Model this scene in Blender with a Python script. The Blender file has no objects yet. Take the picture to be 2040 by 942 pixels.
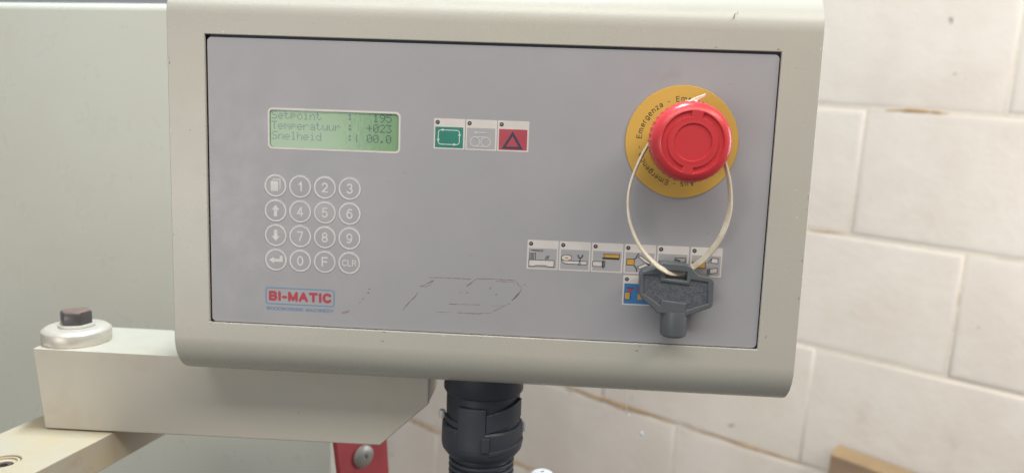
import bpy, bmesh, math, random
from mathutils import Vector, Matrix, noise
random.seed(7)
PI = math.pi
C = bpy.context.scene.collection
SC = bpy.context.scene
S = 0.001                                  # everything below is written in millimetres

# ------------------------------------------------------------------ camera
cam_d = bpy.data.cameras.new('camera'); cam = bpy.data.objects.new('camera', cam_d); C.objects.link(cam)
R0 = Vector((0.99769039, 0.05768885, 0.03585914))
R1 = Vector((0.04374723, -0.14187218, -0.98891783))
R2 = Vector((-0.05196212, 0.98820255, -0.14406824))
CP = Vector((194.0027, -434.1694, -40.1951))
cam.matrix_world = Matrix((
    (R0.x, -R1.x, -R2.x, CP.x*S), (R0.y, -R1.y, -R2.y, CP.y*S), (R0.z, -R1.z, -R2.z, CP.z*S), (0, 0, 0, 1)))
cam_d.sensor_width = 36; cam_d.lens = 36*1590/2040
cam_d.clip_start = 0.02; cam_d.clip_end = 50
cam_d.dof.use_dof = True; cam_d.dof.focus_distance = 0.428; cam_d.dof.aperture_fstop = 7.6
SC.camera = cam

# ------------------------------------------------------------------ light
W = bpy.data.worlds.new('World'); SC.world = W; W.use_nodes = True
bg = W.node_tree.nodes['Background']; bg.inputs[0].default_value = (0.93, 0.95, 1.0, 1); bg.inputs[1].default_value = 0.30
# background gradient for the unseen workshop, dimmed below to darken the box's bottom bend
_n = W.node_tree.nodes; _l = W.node_tree.links
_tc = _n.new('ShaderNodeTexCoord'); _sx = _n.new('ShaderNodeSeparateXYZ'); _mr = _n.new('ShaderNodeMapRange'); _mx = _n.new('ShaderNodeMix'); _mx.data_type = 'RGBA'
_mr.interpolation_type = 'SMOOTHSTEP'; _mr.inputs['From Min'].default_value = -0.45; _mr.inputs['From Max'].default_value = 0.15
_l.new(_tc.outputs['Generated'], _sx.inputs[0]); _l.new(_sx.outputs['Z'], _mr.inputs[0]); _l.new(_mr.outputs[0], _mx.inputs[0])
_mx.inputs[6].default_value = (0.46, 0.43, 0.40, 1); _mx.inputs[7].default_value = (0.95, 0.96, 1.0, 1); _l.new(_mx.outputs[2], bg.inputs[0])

def area(name, loc, target, sx, sy, power, col):
    l = bpy.data.lights.new(name, 'AREA'); l.shape = 'RECTANGLE'; l.size = sx; l.size_y = sy
    l.energy = power; l.color = col
    o = bpy.data.objects.new(name, l); C.objects.link(o); o.location = loc
    o.rotation_euler = (Vector(target)-Vector(loc)).to_track_quat('-Z', 'Y').to_euler()
    return o
area('tube_light_over_machine', (0.18, -0.56, 0.60), (0.16, 0.02, -0.05), 1.3, 0.20, 6.3, (1.0, 0.945, 0.885))
area('warm_ceiling_light', (1.75, -0.75, 1.4), (0.95, 0.65, -0.1), 0.9, 0.4, 19, (1.0, 0.85, 0.68))
area('display_glare_light', (-1.20, -2.5, -0.36), (0.0, 0, -0.1), 1.3, 0.76, 16, (1.0, 0.97, 0.93))  # unseen source low behind the camera, set for glare on display and cabinet
area('skylight', (0.08, 0.125, 0.95), (-0.08, 0.10, -0.2), 0.35, 0.12, 18, (0.80, 0.93, 1.0))
area('rear_window_light', (1.15, 0.20, -0.02), (0.0, 0.16, -0.2), 0.4, 0.5, 5.0, (0.92, 0.95, 1.0))

vs = SC.view_settings; vs.view_transform = 'Standard'; vs.look = 'None'; vs.exposure = 0.0; vs.gamma = 1.0; vs.use_curve_mapping = False
SC.display_settings.display_device = 'sRGB'

# ------------------------------------------------------------------ materials
def srgb(r, g, b):
    f = lambda c: (c/255/12.92 if c/255 <= 0.04045 else ((c/255+0.055)/1.055)**2.4)
    return (f(r), f(g), f(b))
def mat(name, col, rough=0.5, metal=0.0, col2=None, nscale=20, nmix=1.0, bump=0.0, bscale=800, bdist=0.0002,
        spec=0.5, coat=0.0, rvar=0.0, stain=None, stain_scale=6, stain_lo=0.62, stain_hi=0.8, sub=0.0, trans=0.0, alpha=1.0,
        specks=None, speck_scale=260, speck_lo=0.73, stretch=None):
    m = bpy.data.materials.new(name); m.use_nodes = True
    nt = m.node_tree; N = nt.nodes; L = nt.links; p = N['Principled BSDF']
    p.inputs['Roughness'].default_value = rough; p.inputs['Metallic'].default_value = metal
    p.inputs['Specular IOR Level'].default_value = spec; p.inputs['Coat Weight'].default_value = coat
    p.inputs['Base Color'].default_value = (*col, 1); p.inputs['Alpha'].default_value = alpha
    p.inputs['Transmission Weight'].default_value = trans
    if sub: p.inputs['Subsurface Weight'].default_value = sub; p.inputs['Subsurface Radius'].default_value = (0.002, 0.002, 0.002)
    geo = N.new('ShaderNodeNewGeometry')
    src = geo.outputs['Position']
    if stretch:
        mp = N.new('ShaderNodeMapping'); mp.inputs['Scale'].default_value = stretch
        L.new(src, mp.inputs['Vector']); src = mp.outputs[0]
    def nz(scale, detail=5, rough_=0.6):
        n = N.new('ShaderNodeTexNoise'); n.inputs['Scale'].default_value = scale; n.inputs['Detail'].default_value = detail
        n.inputs['Roughness'].default_value = rough_
        L.new(src, n.inputs['Vector']); return n
    def ramp(a, b):
        r = N.new('ShaderNodeMapRange'); r.inputs['From Min'].default_value = a; r.inputs['From Max'].default_value = b
        r.interpolation_type = 'SMOOTHSTEP'; return r
    cur = None
    def mixin(fac, c2):
        nonlocal cur
        x = N.new('ShaderNodeMix'); x.data_type = 'RGBA'
        L.new(fac, x.inputs[0])
        if cur is None: x.inputs[6].default_value = (*col, 1)
        else: L.new(cur, x.inputs[6])
        x.inputs[7].default_value = (*c2, 1); cur = x.outputs[2]
    if col2:
        n = nz(nscale); r = ramp(0.35, 0.68); L.new(n.outputs[0], r.inputs[0]); r.inputs['To Max'].default_value = nmix
        mixin(r.outputs[0], col2)
    if stain:
        n = nz(stain_scale, 8, 0.7); r = ramp(stain_lo, stain_hi); L.new(n.outputs[0], r.inputs[0]); r.inputs['To Max'].default_value = 0.8
        mixin(r.outputs[0], stain)
    if specks:
        n = nz(speck_scale, 2, 0.5); r = ramp(speck_lo, speck_lo+0.03); L.new(n.outputs[0], r.inputs[0])
        mixin(r.outputs[0], specks)
    if cur is not None: L.new(cur, p.inputs['Base Color'])
    if rvar:
        n = nz(28, 7, 0.7); r = N.new('ShaderNodeMapRange'); L.new(n.outputs[0], r.inputs[0])
        r.inputs['From Min'].default_value = 0.3; r.inputs['From Max'].default_value = 0.7
        r.inputs['To Min'].default_value = max(0.02, rough-rvar); r.inputs['To Max'].default_value = rough+rvar
        L.new(r.outputs[0], p.inputs['Roughness'])
    if bump:
        n = nz(bscale, 4); b = N.new('ShaderNodeBump'); b.inputs['Strength'].default_value = bump; b.inputs['Distance'].default_value = bdist
        L.new(n.outputs[0], b.inputs['Height']); L.new(b.outputs[0], p.inputs['Normal'])
    return m
M = {}
M['coat'] = mat('powder_coat_housing', (0.475, 0.47, 0.415), 0.28, col2=(0.495, 0.485, 0.42), nscale=9, bump=0.16, bscale=1500, bdist=0.0003, rvar=0.045,
                stain=(0.445, 0.415, 0.355), stain_scale=14, stain_lo=0.60, stain_hi=0.9, specks=(0.26, 0.20, 0.15), speck_scale=330, speck_lo=0.79)
M['arm'] = mat('powder_coat_arm', (0.50, 0.48, 0.41), 0.40, col2=(0.53, 0.50, 0.42), nscale=13, bump=0.08, bscale=1500, bdist=0.0003, rvar=0.07,
               stain=(0.42, 0.34, 0.26), stain_scale=12, stain_lo=0.50, stain_hi=0.85, specks=(0.24, 0.17, 0.11), speck_scale=300, speck_lo=0.785)
M['bracket'] = mat('dusty_bracket_coat', (0.47, 0.43, 0.34), 0.5, col2=(0.49, 0.41, 0.27), nscale=28, bump=0.1, bscale=900, rvar=0.1,
                   stain=(0.40, 0.28, 0.145), stain_scale=40, stain_lo=0.58, stain_hi=0.8)
M['cabinet'] = mat('cabinet_paint', (0.565, 0.575, 0.505), 0.30, col2=(0.55, 0.545, 0.465), nscale=5, bump=0.05, bscale=900, rvar=0.06, stain=(0.53, 0.50, 0.41), stain_scale=4, stain_lo=0.52, stain_hi=0.95)
M['membrane'] = mat('membrane_grey', (0.352, 0.354, 0.376), 0.40, col2=(0.368, 0.367, 0.384), nscale=18, bump=0.08, bscale=2600, bdist=0.0001, rvar=0.13,
                    stain=(0.30, 0.275, 0.26), stain_scale=22, stain_lo=0.6, stain_hi=0.85, specks=(0.20, 0.15, 0.12), speck_scale=420, speck_lo=0.80)
M['dark'] = mat('dark_gap', (0.085, 0.095, 0.125), 0.7, col2=(0.095, 0.10, 0.125))
M['print_white'] = mat('print_white', (0.68, 0.655, 0.62), 0.45, col2=(0.63, 0.60, 0.565), nscale=90)
M['key_white'] = mat('key_print_white', (0.70, 0.69, 0.675), 0.45, col2=(0.60, 0.59, 0.58), nscale=160)
M['tile_grey'] = mat('tile_grey', (0.38, 0.385, 0.40), 0.42, col2=(0.40, 0.40, 0.415), nscale=60)
M['green'] = mat('print_green', (0.022, 0.205, 0.155), 0.42, col2=(0.03, 0.24, 0.18), nscale=70)
M['pale_line'] = mat('print_pale_line', (0.62, 0.70, 0.66), 0.45)
M['grey_line'] = mat('print_grey_line', (0.60, 0.60, 0.62), 0.45)
M['red_print'] = mat('print_red', (0.40, 0.06, 0.085), 0.42, col2=(0.44, 0.08, 0.10), nscale=70)
M['black_print'] = mat('print_black', (0.028, 0.028, 0.035), 0.45, col2=(0.045, 0.04, 0.045), nscale=200)
M['navy_line'] = mat('print_slate_line', (0.045, 0.048, 0.085), 0.45)
M['blue_print'] = mat('print_blue', (0.045, 0.19, 0.44), 0.42, col2=(0.055, 0.21, 0.46), nscale=70)
M['logo_blue'] = mat('logo_blue', (0.12, 0.26, 0.44), 0.45)
M['logo_red'] = mat('logo_red', (0.43, 0.045, 0.075), 0.45)
M['yellow_print'] = mat('print_yellow', (0.60, 0.34, 0.06), 0.45)
M['yellow'] = mat('emergency_plate_yellow', (0.62, 0.385, 0.075), 0.42, col2=(0.65, 0.41, 0.085), nscale=30, rvar=0.08, bump=0.05, bscale=1500)
M['red'] = mat('emergency_red_plastic', (0.60, 0.042, 0.05), 0.34, col2=(0.55, 0.042, 0.05), nscale=30, rvar=0.10, stain=(0.60, 0.13, 0.12), stain_scale=70, stain_lo=0.58, stain_hi=0.9, bump=0.06, bscale=700, spec=0.5)
M['tie'] = mat('natural_nylon', (0.74, 0.68, 0.56), 0.38, sub=0.2, col2=(0.66, 0.58, 0.44), nscale=120, stain=(0.45, 0.36, 0.25), stain_scale=160, stain_lo=0.6, stain_hi=0.85, bump=0.3, bscale=700)
M['key'] = mat('grey_key_plastic', (0.098, 0.112, 0.125), 0.42, col2=(0.11, 0.124, 0.135), nscale=60, rvar=0.08, stain=(0.13, 0.13, 0.125), stain_scale=60, stain_lo=0.6)
M['key_pad'] = mat('grain_key_plastic', (0.07, 0.082, 0.10), 0.5, col2=(0.125, 0.14, 0.155), nscale=900, bump=0.9, bscale=1500, bdist=0.0006)
M['gland'] = mat('black_polyamide', (0.034, 0.039, 0.053), 0.5, col2=(0.042, 0.047, 0.060), nscale=60, rvar=0.1, bump=0.1, bscale=900)
M['steel'] = mat('turned_aluminium', (0.70, 0.66, 0.59), 0.42, metal=0.45, col2=(0.70, 0.65, 0.57), nscale=40, rvar=0.05, bump=0.02, bscale=700)
M['bolt'] = mat('blackened_bolt', (0.09, 0.085, 0.09), 0.38, metal=0.3, col2=(0.10, 0.085, 0.08), nscale=120, rvar=0.1, bump=0.2, bscale=900)
M['bolt_top'] = mat('rusty_bolt_top', (0.27, 0.18, 0.14), 0.5, metal=0.2, col2=(0.18, 0.13, 0.115), nscale=160, bump=0.4, bscale=700)
M['zinc'] = mat('dull_zinc', (0.30, 0.29, 0.26), 0.45, metal=0.5, col2=(0.36, 0.33, 0.28), nscale=120, rvar=0.1, bump=0.2, bscale=900)
M['redpaint'] = mat('red_painted_steel', (0.46, 0.075, 0.08), 0.45, col2=(0.41, 0.062, 0.068), nscale=50, rvar=0.1, bump=0.1, bscale=800, stain=(0.3, 0.1, 0.08), stain_scale=60)
M['wall'] = mat('painted_block', (0.80, 0.715, 0.63), 0.62, col2=(0.74, 0.65, 0.56), nscale=7, bump=0.3, bscale=60, bdist=0.003,
                stain=(0.58, 0.48, 0.37), stain_scale=9, stain_lo=0.55, stain_hi=0.85, specks=(0.40, 0.34, 0.28), speck_scale=34, speck_lo=0.745)
M['mortar'] = mat('painted_mortar', (0.79, 0.70, 0.58), 0.7, col2=(0.73, 0.65, 0.555), nscale=9, bump=0.5, bscale=90, bdist=0.003,
                  stain=(0.45, 0.30, 0.17), stain_scale=6, stain_lo=0.58, stain_hi=0.75)
M['dirt'] = mat('sawdust_dirt', (0.42, 0.25, 0.12), 0.9, col2=(0.56, 0.38, 0.20), nscale=60, bump=0.6, bscale=400)
M['wood'] = mat('raw_board', (0.33, 0.22, 0.145), 0.65, col2=(0.28, 0.185, 0.12), nscale=12, bump=0.3, bscale=200, stretch=(1, 1, 6))
M['wood_edge'] = mat('board_edge', (0.42, 0.28, 0.14), 0.65, col2=(0.36, 0.24, 0.125), nscale=25, bump=0.3, bscale=200)
M['capwhite'] = mat('white_plastic_cap', (0.80, 0.80, 0.79), 0.35, col2=(0.76, 0.76, 0.75), nscale=60)
M['web'] = mat('cobweb', (0.85, 0.85, 0.85), 0.6, col2=(0.8, 0.8, 0.8))
M['residue'] = mat('old_glue_residue', (0.18, 0.145, 0.10), 0.8, col2=(0.285, 0.265, 0.235), nscale=260)
M['rustmark'] = mat('reddish_scuff', (0.30, 0.21, 0.17), 0.7, col2=(0.32, 0.24, 0.21), nscale=300)
M['led'] = mat('led_window_dark', (0.05, 0.043, 0.045), 0.2, col2=(0.07, 0.06, 0.06), nscale=300)
M['led_core'] = mat('led_lens', (0.26, 0.24, 0.25), 0.2)
M['chip'] = mat('chip_primer', (0.70, 0.67, 0.62), 0.6)
M['fleck'] = mat('pale_dust', (0.46, 0.45, 0.45), 0.8, col2=(0.40, 0.38, 0.37), nscale=200)
# the backlit display is really lit, faintly
m = mat('lcd_green', (0.20, 0.33, 0.185), 0.09, col2=(0.19, 0.32, 0.185), nscale=30, bump=0.12, bscale=700, bdist=0.0003, spec=0.5); M['lcd'] = m
_p = m.node_tree.nodes['Principled BSDF']; _p.inputs['Emission Color'].default_value = (0.18, 0.42, 0.20, 1); _p.inputs['Emission Strength'].default_value = 0.10
M['lcd_ink'] = mat('lcd_segment', (0.085, 0.155, 0.145), 0.12)

# ------------------------------------------------------------------ object helpers
ORG = {}
def thing(name, label, cat, org, group=None):
    o = bpy.data.objects.new(name, None); C.objects.link(o); o.empty_display_size = 0.01
    o.location = Vector(org)*S; ORG[o.name] = Vector(org)
    o['label'] = label; o['category'] = cat
    if group: o['group'] = group
    return o
def tag(o, label, cat, group=None):
    o['label'] = label; o['category'] = cat
    if group: o['group'] = group
    return o
def link(name, me, material, parent, org, label=None):
    if material is not None and not me.materials: me.materials.append(material)
    o = bpy.data.objects.new(name, me); C.objects.link(o)
    org = Vector(org)
    if parent is not None:
        o.parent = parent; o.location = (org-ORG[parent.name])*S
    else: o.location = org*S
    ORG[o.name] = org
    if label: o['label'] = label
    return o
def make(name, verts, faces, material, parent=None, smooth=False, org=None, label=None):
    """verts in world mm -> one mesh object whose origin is its own centre"""
    vv = [Vector(v) for v in verts]
    if org is None:
        lo = Vector([min(v[i] for v in vv) for i in range(3)]); hi = Vector([max(v[i] for v in vv) for i in range(3)]); org = (lo+hi)/2
    me = bpy.data.meshes.new(name)
    me.from_pydata([tuple((v-Vector(org))*S) for v in vv], [], faces); me.update()
    if smooth:
        me.shade_smooth(); me.set_sharp_from_angle(angle=math.radians(38))
    return link(name, me, material, parent, org, label)
def bevel(o, w, seg=2, ang=35, wn=True):
    b = o.modifiers.new('bevel', 'BEVEL'); b.width = w*S; b.segments = seg; b.limit_method = 'ANGLE'; b.angle_limit = math.radians(ang)
    o.data.shade_smooth()
    if wn: w_ = o.modifiers.new('wn', 'WEIGHTED_NORMAL'); w_.keep_sharp = True
    return o
def curve_geo(cu):
    ob = bpy.data.objects.new('tmp', cu); C.objects.link(ob)
    dg = bpy.context.evaluated_depsgraph_get(); dg.update()
    me = bpy.data.meshes.new_from_object(ob.evaluated_get(dg))
    v = [x.co.copy() for x in me.vertices]; f = [tuple(p.vertices) for p in me.polygons]
    bpy.data.objects.remove(ob); bpy.data.curves.remove(cu); bpy.data.meshes.remove(me)
    return v, f
def flat_geo(loops, th, bev=0.0, bres=2):
    cu = bpy.data.curves.new('t', 'CURVE'); cu.dimensions = '2D'; cu.fill_mode = 'BOTH'; cu.extrude = max(th/2-bev, 0); cu.bevel_depth = bev; cu.bevel_resolution = bres; cu.offset = -bev
    for lp in loops:
        sp = cu.splines.new('POLY'); sp.points.add(len(lp)-1); sp.use_cyclic_u = True
        for p_, q in zip(sp.points, lp): p_.co = (q[0], q[1], 0, 1)
    return curve_geo(cu)
PEN = [0]
def stroke_geo(pts, w, cyclic=False, butt=False):
    """a printed line: one flat capsule for each segment, each a hair above the last"""
    pts = list(pts)+([pts[0]] if cyclic else []); V, F = [], []; h = w/2; m_ = 0
    for (x0, y0), (x1, y1) in zip(pts[:-1], pts[1:]):
        a = math.atan2(y1-y0, x1-x0); q = len(V); PEN[0] += 1; d = 0.03+0.0011*(PEN[0] % 41)
        if butt:
            e = h*0.5; cs, sn = math.cos(a), math.sin(a)
            for ex, sx, sy, o in ((x1, 1, -1, 0), (x1, 1, 1, 0), (x0, -1, 1, 1), (x0, -1, -1, 1)):
                bx, by = (x1, y1) if o == 0 else (x0, y0)
                V.append(Vector((bx+e*sx*cs-h*sy*sn, by+e*sx*sn+h*sy*cs, d)))
            F.append((q, q+1, q+2, q+3)); continue
        for k_ in range(6):
            b = a-PI/2+PI*k_/5; V.append(Vector((x1+h*math.cos(b), y1+h*math.sin(b), d)))
        for k_ in range(6):
            b = a+PI/2+PI*k_/5; V.append(Vector((x0+h*math.cos(b), y0+h*math.sin(b), d)))
        F.append(tuple(range(q, q+12)))
    return V, F
def arc_(cx, cy, rx, ry, a0, a1, n=14): return [(cx+rx*math.cos(math.radians(a0+(a1-a0)*i/n)), cy+ry*math.sin(math.radians(a0+(a1-a0)*i/n))) for i in range(n+1)]
GL = {   # grotesque letters as pen strokes, capital height 1: (width, strokes)
 'E': (.62, [[(.62, 1), (0, 1), (0, 0), (.62, 0)], [(0, .52), (.56, .52)]]),
 'm': (.96, [[(0, 0), (0, .74)], arc_(.24, .48, .24, .25, 180, 0)+[(.48, 0)], arc_(.72, .48, .24, .25, 180, 0)+[(.96, 0)]]),
 'e': (.60, [[(.02, .38), (.6, .38)]+arc_(.31, .37, .29, .37, 5, 310)]),
 'r': (.30, [[(0, 0), (0, .74)], arc_(.3, .42, .29, .32, 175, 85)]),
 'g': (.58, [arc_(.29, .37, .29, .37, 0, 360, 20), [(.58, .74), (.58, 0)]+arc_(.29, 0, .29, .27, 0, -155)]),
 'n': (.54, [[(0, 0), (0, .74)], arc_(.27, .44, .27, .3, 180, 0)+[(.54, 0)]]),
 'z': (.50, [[(.02, .73), (.49, .73), (0, .01), (.5, .01)]]),
 'a': (.54, [arc_(.27, .50, .25, .24, 160, 0)+[(.52, 0)], arc_(.26, .2, .25, .2, 0, 360, 18)]),
 'c': (.52, [arc_(.3, .37, .3, .37, 45, 315)]), 'i': (.04, [[(.02, 0), (.02, .74)], [(.02, .96), (.02, 1.0)]]),
 'A': (.72, [[(0, 0), (.36, 1), (.72, 0)], [(.13, .34), (.59, .34)]]),
 'u': (.54, [[(0, .74), (0, .27)]+arc_(.27, .27, .27, .27, 180, 360)+[(.54, .74)], [(.54, .3), (.54, 0)]]),
 's': (.48, [arc_(.25, .555, .22, .185, 35, 270)+arc_(.24, .185, .24, .185, 90, -145)]),
 'y': (.54, [[(0, .74), (.27, .04)], [(.54, .74), (.2, -.2), (.05, -.25)]]), '-': (.3, [[(0, .38), (.3, .38)]]), ' ': (.3, []),
 '0': (.58, [arc_(.29, .5, .29, .5, 0, 360, 24)]), '1': (.34, [[(.02, .76), (.16, .81), (.27, 1), (.27, 0)]]),
 '2': (.58, [arc_(.29, .71, .27, .29, 170, -35)+[(.02, .02), (.58, .02)]]), '3': (.58, [arc_(.28, .75, .25, .25, 150, -80)+arc_(.28, .26, .29, .26, 80, -155)]),
 '4': (.62, [[(.45, 0), (.45, 1), (0, .27), (.62, .27)]]), '5': (.58, [[(.53, 1), (.12, 1), (.05, .5)]+arc_(.28, .32, .29, .32, 130, -150)]),
 '6': (.58, [arc_(.29, .32, .28, .32, 0, 360, 22), arc_(.37, .36, .36, .63, 180, 62)]), '7': (.56, [[(0, 1), (.56, 1), (.2, 0)]]),
 '8': (.58, [arc_(.29, .755, .24, .245, 0, 360, 20), arc_(.29, .26, .29, .26, 0, 360, 20)]), '9': (.58, [arc_(.29, .68, .28, .32, 0, 360, 22), arc_(.21, .64, .36, .63, 0, -118)]),
 'F': (.56, [[(0, 0), (0, 1), (.56, 1)], [(0, .52), (.5, .52)]]), 'C': (.70, [arc_(.38, .5, .38, .5, 42, 318, 20)]), 'L': (.50, [[(0, 1), (0, 0), (.5, 0)]]),
 'R': (.64, [[(0, 0), (0, 1), (.34, 1)]+arc_(.36, .75, .24, .25, 90, -90)+[(0, .5)], [(.38, .5), (.62, 0)]]),
 'B': (.62, [[(0, 0), (0, 1), (.34, 1)]+arc_(.36, .76, .22, .24, 90, -90)+[(0, .52)], [(.34, .52)]+arc_(.36, .26, .26, .26, 90, -90)+[(0, 0)]]),
 'I': (.04, [[(.02, 0), (.02, 1)]]), 'M': (.76, [[(0, 0), (0, 1), (.38, .06), (.76, 1), (.76, 0)]]), 'T': (.68, [[(0, 1), (.68, 1)], [(.34, 1), (.34, 0)]]),
 'W': (.88, [[(0, 1), (.21, 0), (.44, .95), (.67, 0), (.88, 1)]]), 'O': (.76, [arc_(.38, .5, .38, .5, 0, 360, 24)]), 'D': (.66, [[(0, 0), (0, 1), (.26, 1)]+arc_(.28, .5, .38, .5, 90, -90)+[(0, 0)]]),
 'K': (.60, [[(0, 0), (0, 1)], [(.58, 1), (.02, .42)], [(.2, .6), (.6, 0)]]), 'N': (.60, [[(0, 0), (0, 1), (.6, 0), (.6, 1)]]),
 'G': (.76, [arc_(.38, .5, .38, .5, 50, 350)+[(.76, .46), (.44, .46)]]), 'H': (.62, [[(0, 0), (0, 1)], [(.62, 0), (.62, 1)], [(0, .52), (.62, .52)]]),
 'Y': (.66, [[(0, 1), (.33, .48), (.66, 1)], [(.33, .48), (.33, 0)]])}
def word_geo(body, h, pen, sx=1.0, gap=.26, center=True, butt=False):
    """lettering of capital height h (mm) drawn with a pen of the given width"""
    x = 0; geos = []; k_ = h-pen
    for ch in body:
        w_, ss = GL[ch]
        for st in ss: geos.append(stroke_geo([((x+q[0]*sx)*k_, q[1]*k_+pen/2) for q in st], pen, butt=butt))
        x += w_*sx+gap
    v, f = join(geos)
    if center:
        mx = (max(q.x for q in v)+min(q.x for q in v))/2; v = [Vector((q.x-mx, q.y-h/2, q.z)) for q in v]
    return v, f
def stand(v, x=0, y=0, z=0, rot=0):
    """plane drawing (x, y, depth) -> world mm, facing the viewer (-Y)"""
    c, s = math.cos(rot), math.sin(rot)
    return [Vector((x+a.x*c-a.y*s, y-a.z, z+a.x*s+a.y*c)) for a in v]
def join(geos):
    V, F = [], []
    for v, f in geos:
        n = len(V); V += v; F += [tuple(i+n for i in q) for q in f]
    return V, F
def rrect(x0, z0, x1, z1, r, seg=6):
    out = []
    for cx, cz, a0 in ((x1-r, z1-r, 0), (x0+r, z1-r, 90), (x0+r, z0+r, 180), (x1-r, z0+r, 270)):
        for i in range(seg+1):
            a = math.radians(a0+90*i/seg); out.append((cx+r*math.cos(a), cz+r*math.sin(a)))
    return out
def rect(x0, z0, x1, z1): return [(x0, z0), (x1, z0), (x1, z1), (x0, z1)]
def circ(x, z, r, n=40): return [(x+r*math.cos(2*PI*i/n), z+r*math.sin(2*PI*i/n)) for i in range(n)]
def ell(x, z, rx, rz, n=28): return [(x+rx*math.cos(2*PI*i/n), z+rz*math.sin(2*PI*i/n)) for i in range(n)]
def flat(name, loops, y, th, material, parent, label=None, bev=0.0, smooth=False):
    v, f = flat_geo(loops, th, bev); return make(name, stand(v, 0, y, 0), f, material, parent, smooth, label=label)
def box(x0, x1, y0, y1, z0, z1):
    v = [Vector(p) for p in ((x0,y0,z0),(x1,y0,z0),(x1,y1,z0),(x0,y1,z0),(x0,y0,z1),(x1,y0,z1),(x1,y1,z1),(x0,y1,z1))]
    return v, [(0,3,2,1),(4,5,6,7),(0,1,5,4),(1,2,6,5),(2,3,7,6),(3,0,4,7)]
def lathe(prof, n=64, cx=0, cy=0, cz=0, axis='Z', rfun=None):
    """prof: (radius, height); axis Z = height up, axis Y = height towards the viewer"""
    V, F = [], []
    for k, (r, h) in enumerate(prof):
        for i in range(n):
            a = 2*PI*i/n; rr = r if rfun is None else rfun(r, h, a)
            if axis == 'Z': V.append(Vector((cx+rr*math.cos(a), cy+rr*math.sin(a), cz+h)))
            else: V.append(Vector((cx+rr*math.cos(a), cy-h, cz+rr*math.sin(a))))
    for k in range(len(prof)-1):
        for i in range(n):
            j = (i+1) % n; F.append((k*n+i, k*n+j, (k+1)*n+j, (k+1)*n+i))
    F.append(tuple(range(n))[::-1]); F.append(tuple((len(prof)-1)*n+i for i in range(n)))
    return V, F
def arcpatch(cx, cy, r0, r1, a0, a1, z0, z1, n=14, slope=0.0):
    """raised piece of a cylinder wall, angles in degrees (270 = towards the viewer)"""
    V, F = [], []
    for i in range(n+1):
        a = math.radians(a0+(a1-a0)*i/n); dz = slope*i/n
        for r, z in ((r0, z0), (r1, z0), (r1, z1), (r0, z1)):
            V.append(Vector((cx+r*math.cos(a), cy+r*math.sin(a), z+dz)))
    for i in range(n):
        for k in range(4):
            l = (k+1) % 4; F.append((i*4+k, (i+1)*4+k, (i+1)*4+l, i*4+l))
    F += [(0, 1, 2, 3), (n*4+3, n*4+2, n*4+1, n*4)]
    return V, F

# ================================================================== block wall behind
P0 = Vector((626.5, 911.8, -403.6)); WD = Vector((0.8259, -0.5623, -0.0415)); WU = Vector((0.0343, -0.0233, 0.9991)); WN = Vector((-0.5627, -0.8266, 0.0))
def wp(s, t, n=0): return P0+WD*s+WU*t+WN*n
wall = thing('block_wall', 'white painted concrete block wall with stained joints behind the control box', 'wall', wp(-300, -900))
# mortar sheet, 7 mm behind the block faces
v = [wp(-1700, -900, -1.9), wp(900, -900, -1.9), wp(900, 950, -1.9), wp(-1700, 950, -1.9), wp(-1700, -900, -60), wp(900, -900, -60), wp(900, 950, -60), wp(-1700, 950, -60)]
make('mortar', v, [(0,1,2,3),(7,6,5,4),(0,4,5,1),(1,5,6,2),(2,6,7,3),(3,7,4,0)], M['mortar'], wall)
def block_mesh(w, h, seed, bv=6.5):
    bm = bmesh.new(); bmesh.ops.create_cube(bm, size=1)
    for q in bm.verts: q.co = Vector((q.co.x*w, q.co.y*40, q.co.z*h))
    es = [e for e in bm.edges if all(q.co.y < 0 for q in e.verts)]
    bmesh.ops.bevel(bm, geom=es, offset=bv, segments=4, profile=0.5, affect='EDGES')
    for q in bm.verts:
        if -20 < q.co.y < 0: q.co.y = -20+(q.co.y+20)*0.22
        q.co += noise.noise_vector(Vector((q.co.x*0.02, q.co.z*0.02, seed*7.3)))*1.1; q.co *= S
    me = bpy.data.meshes.new('block'); bm.to_mesh(me); bm.free(); me.shade_smooth(); return me
WROT = Matrix((WD, -WN, WU)).transposed().to_4x4()
rows = [(810, 1010, 49), (608, 806, 238), (406, 604, 49), (204, 401, 238-0), (5, 199, 49), (-204, 1, 218), (-413, -209, -8), (-622, -418, -213+0), (-830, -627, -20)]
rows = [(611, 806, 49), (408, 605, 238), (203, 402, 49), (6, 197, 218), (-203, 0, 20), (-412, -209, -213), (-618, -418, -20), (-820, -624, -213)]
k = 0
for t0, t1, s0 in rows:
    for j in range(-4, 3):
        a, b = s0+j*398+2, s0+(j+1)*398-2
        if a > 760: continue
        fill = 2.0 if t0 == -203 else 0.0     # this course's upright joints are painted shut
        me = block_mesh(b-a+fill*2-.2*(fill > 0), t1-t0, k, 11-fill*2); k += 1
        o = bpy.data.objects.new('block', me); me.materials.append(M['wall']); C.objects.link(o); o.parent = wall
        c = wp((a+b)/2, (t0+t1)/2, -20+random.uniform(-.4, .6))
        o.matrix_local = Matrix.Translation((c-ORG[wall.name])*S) @ WROT
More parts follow.
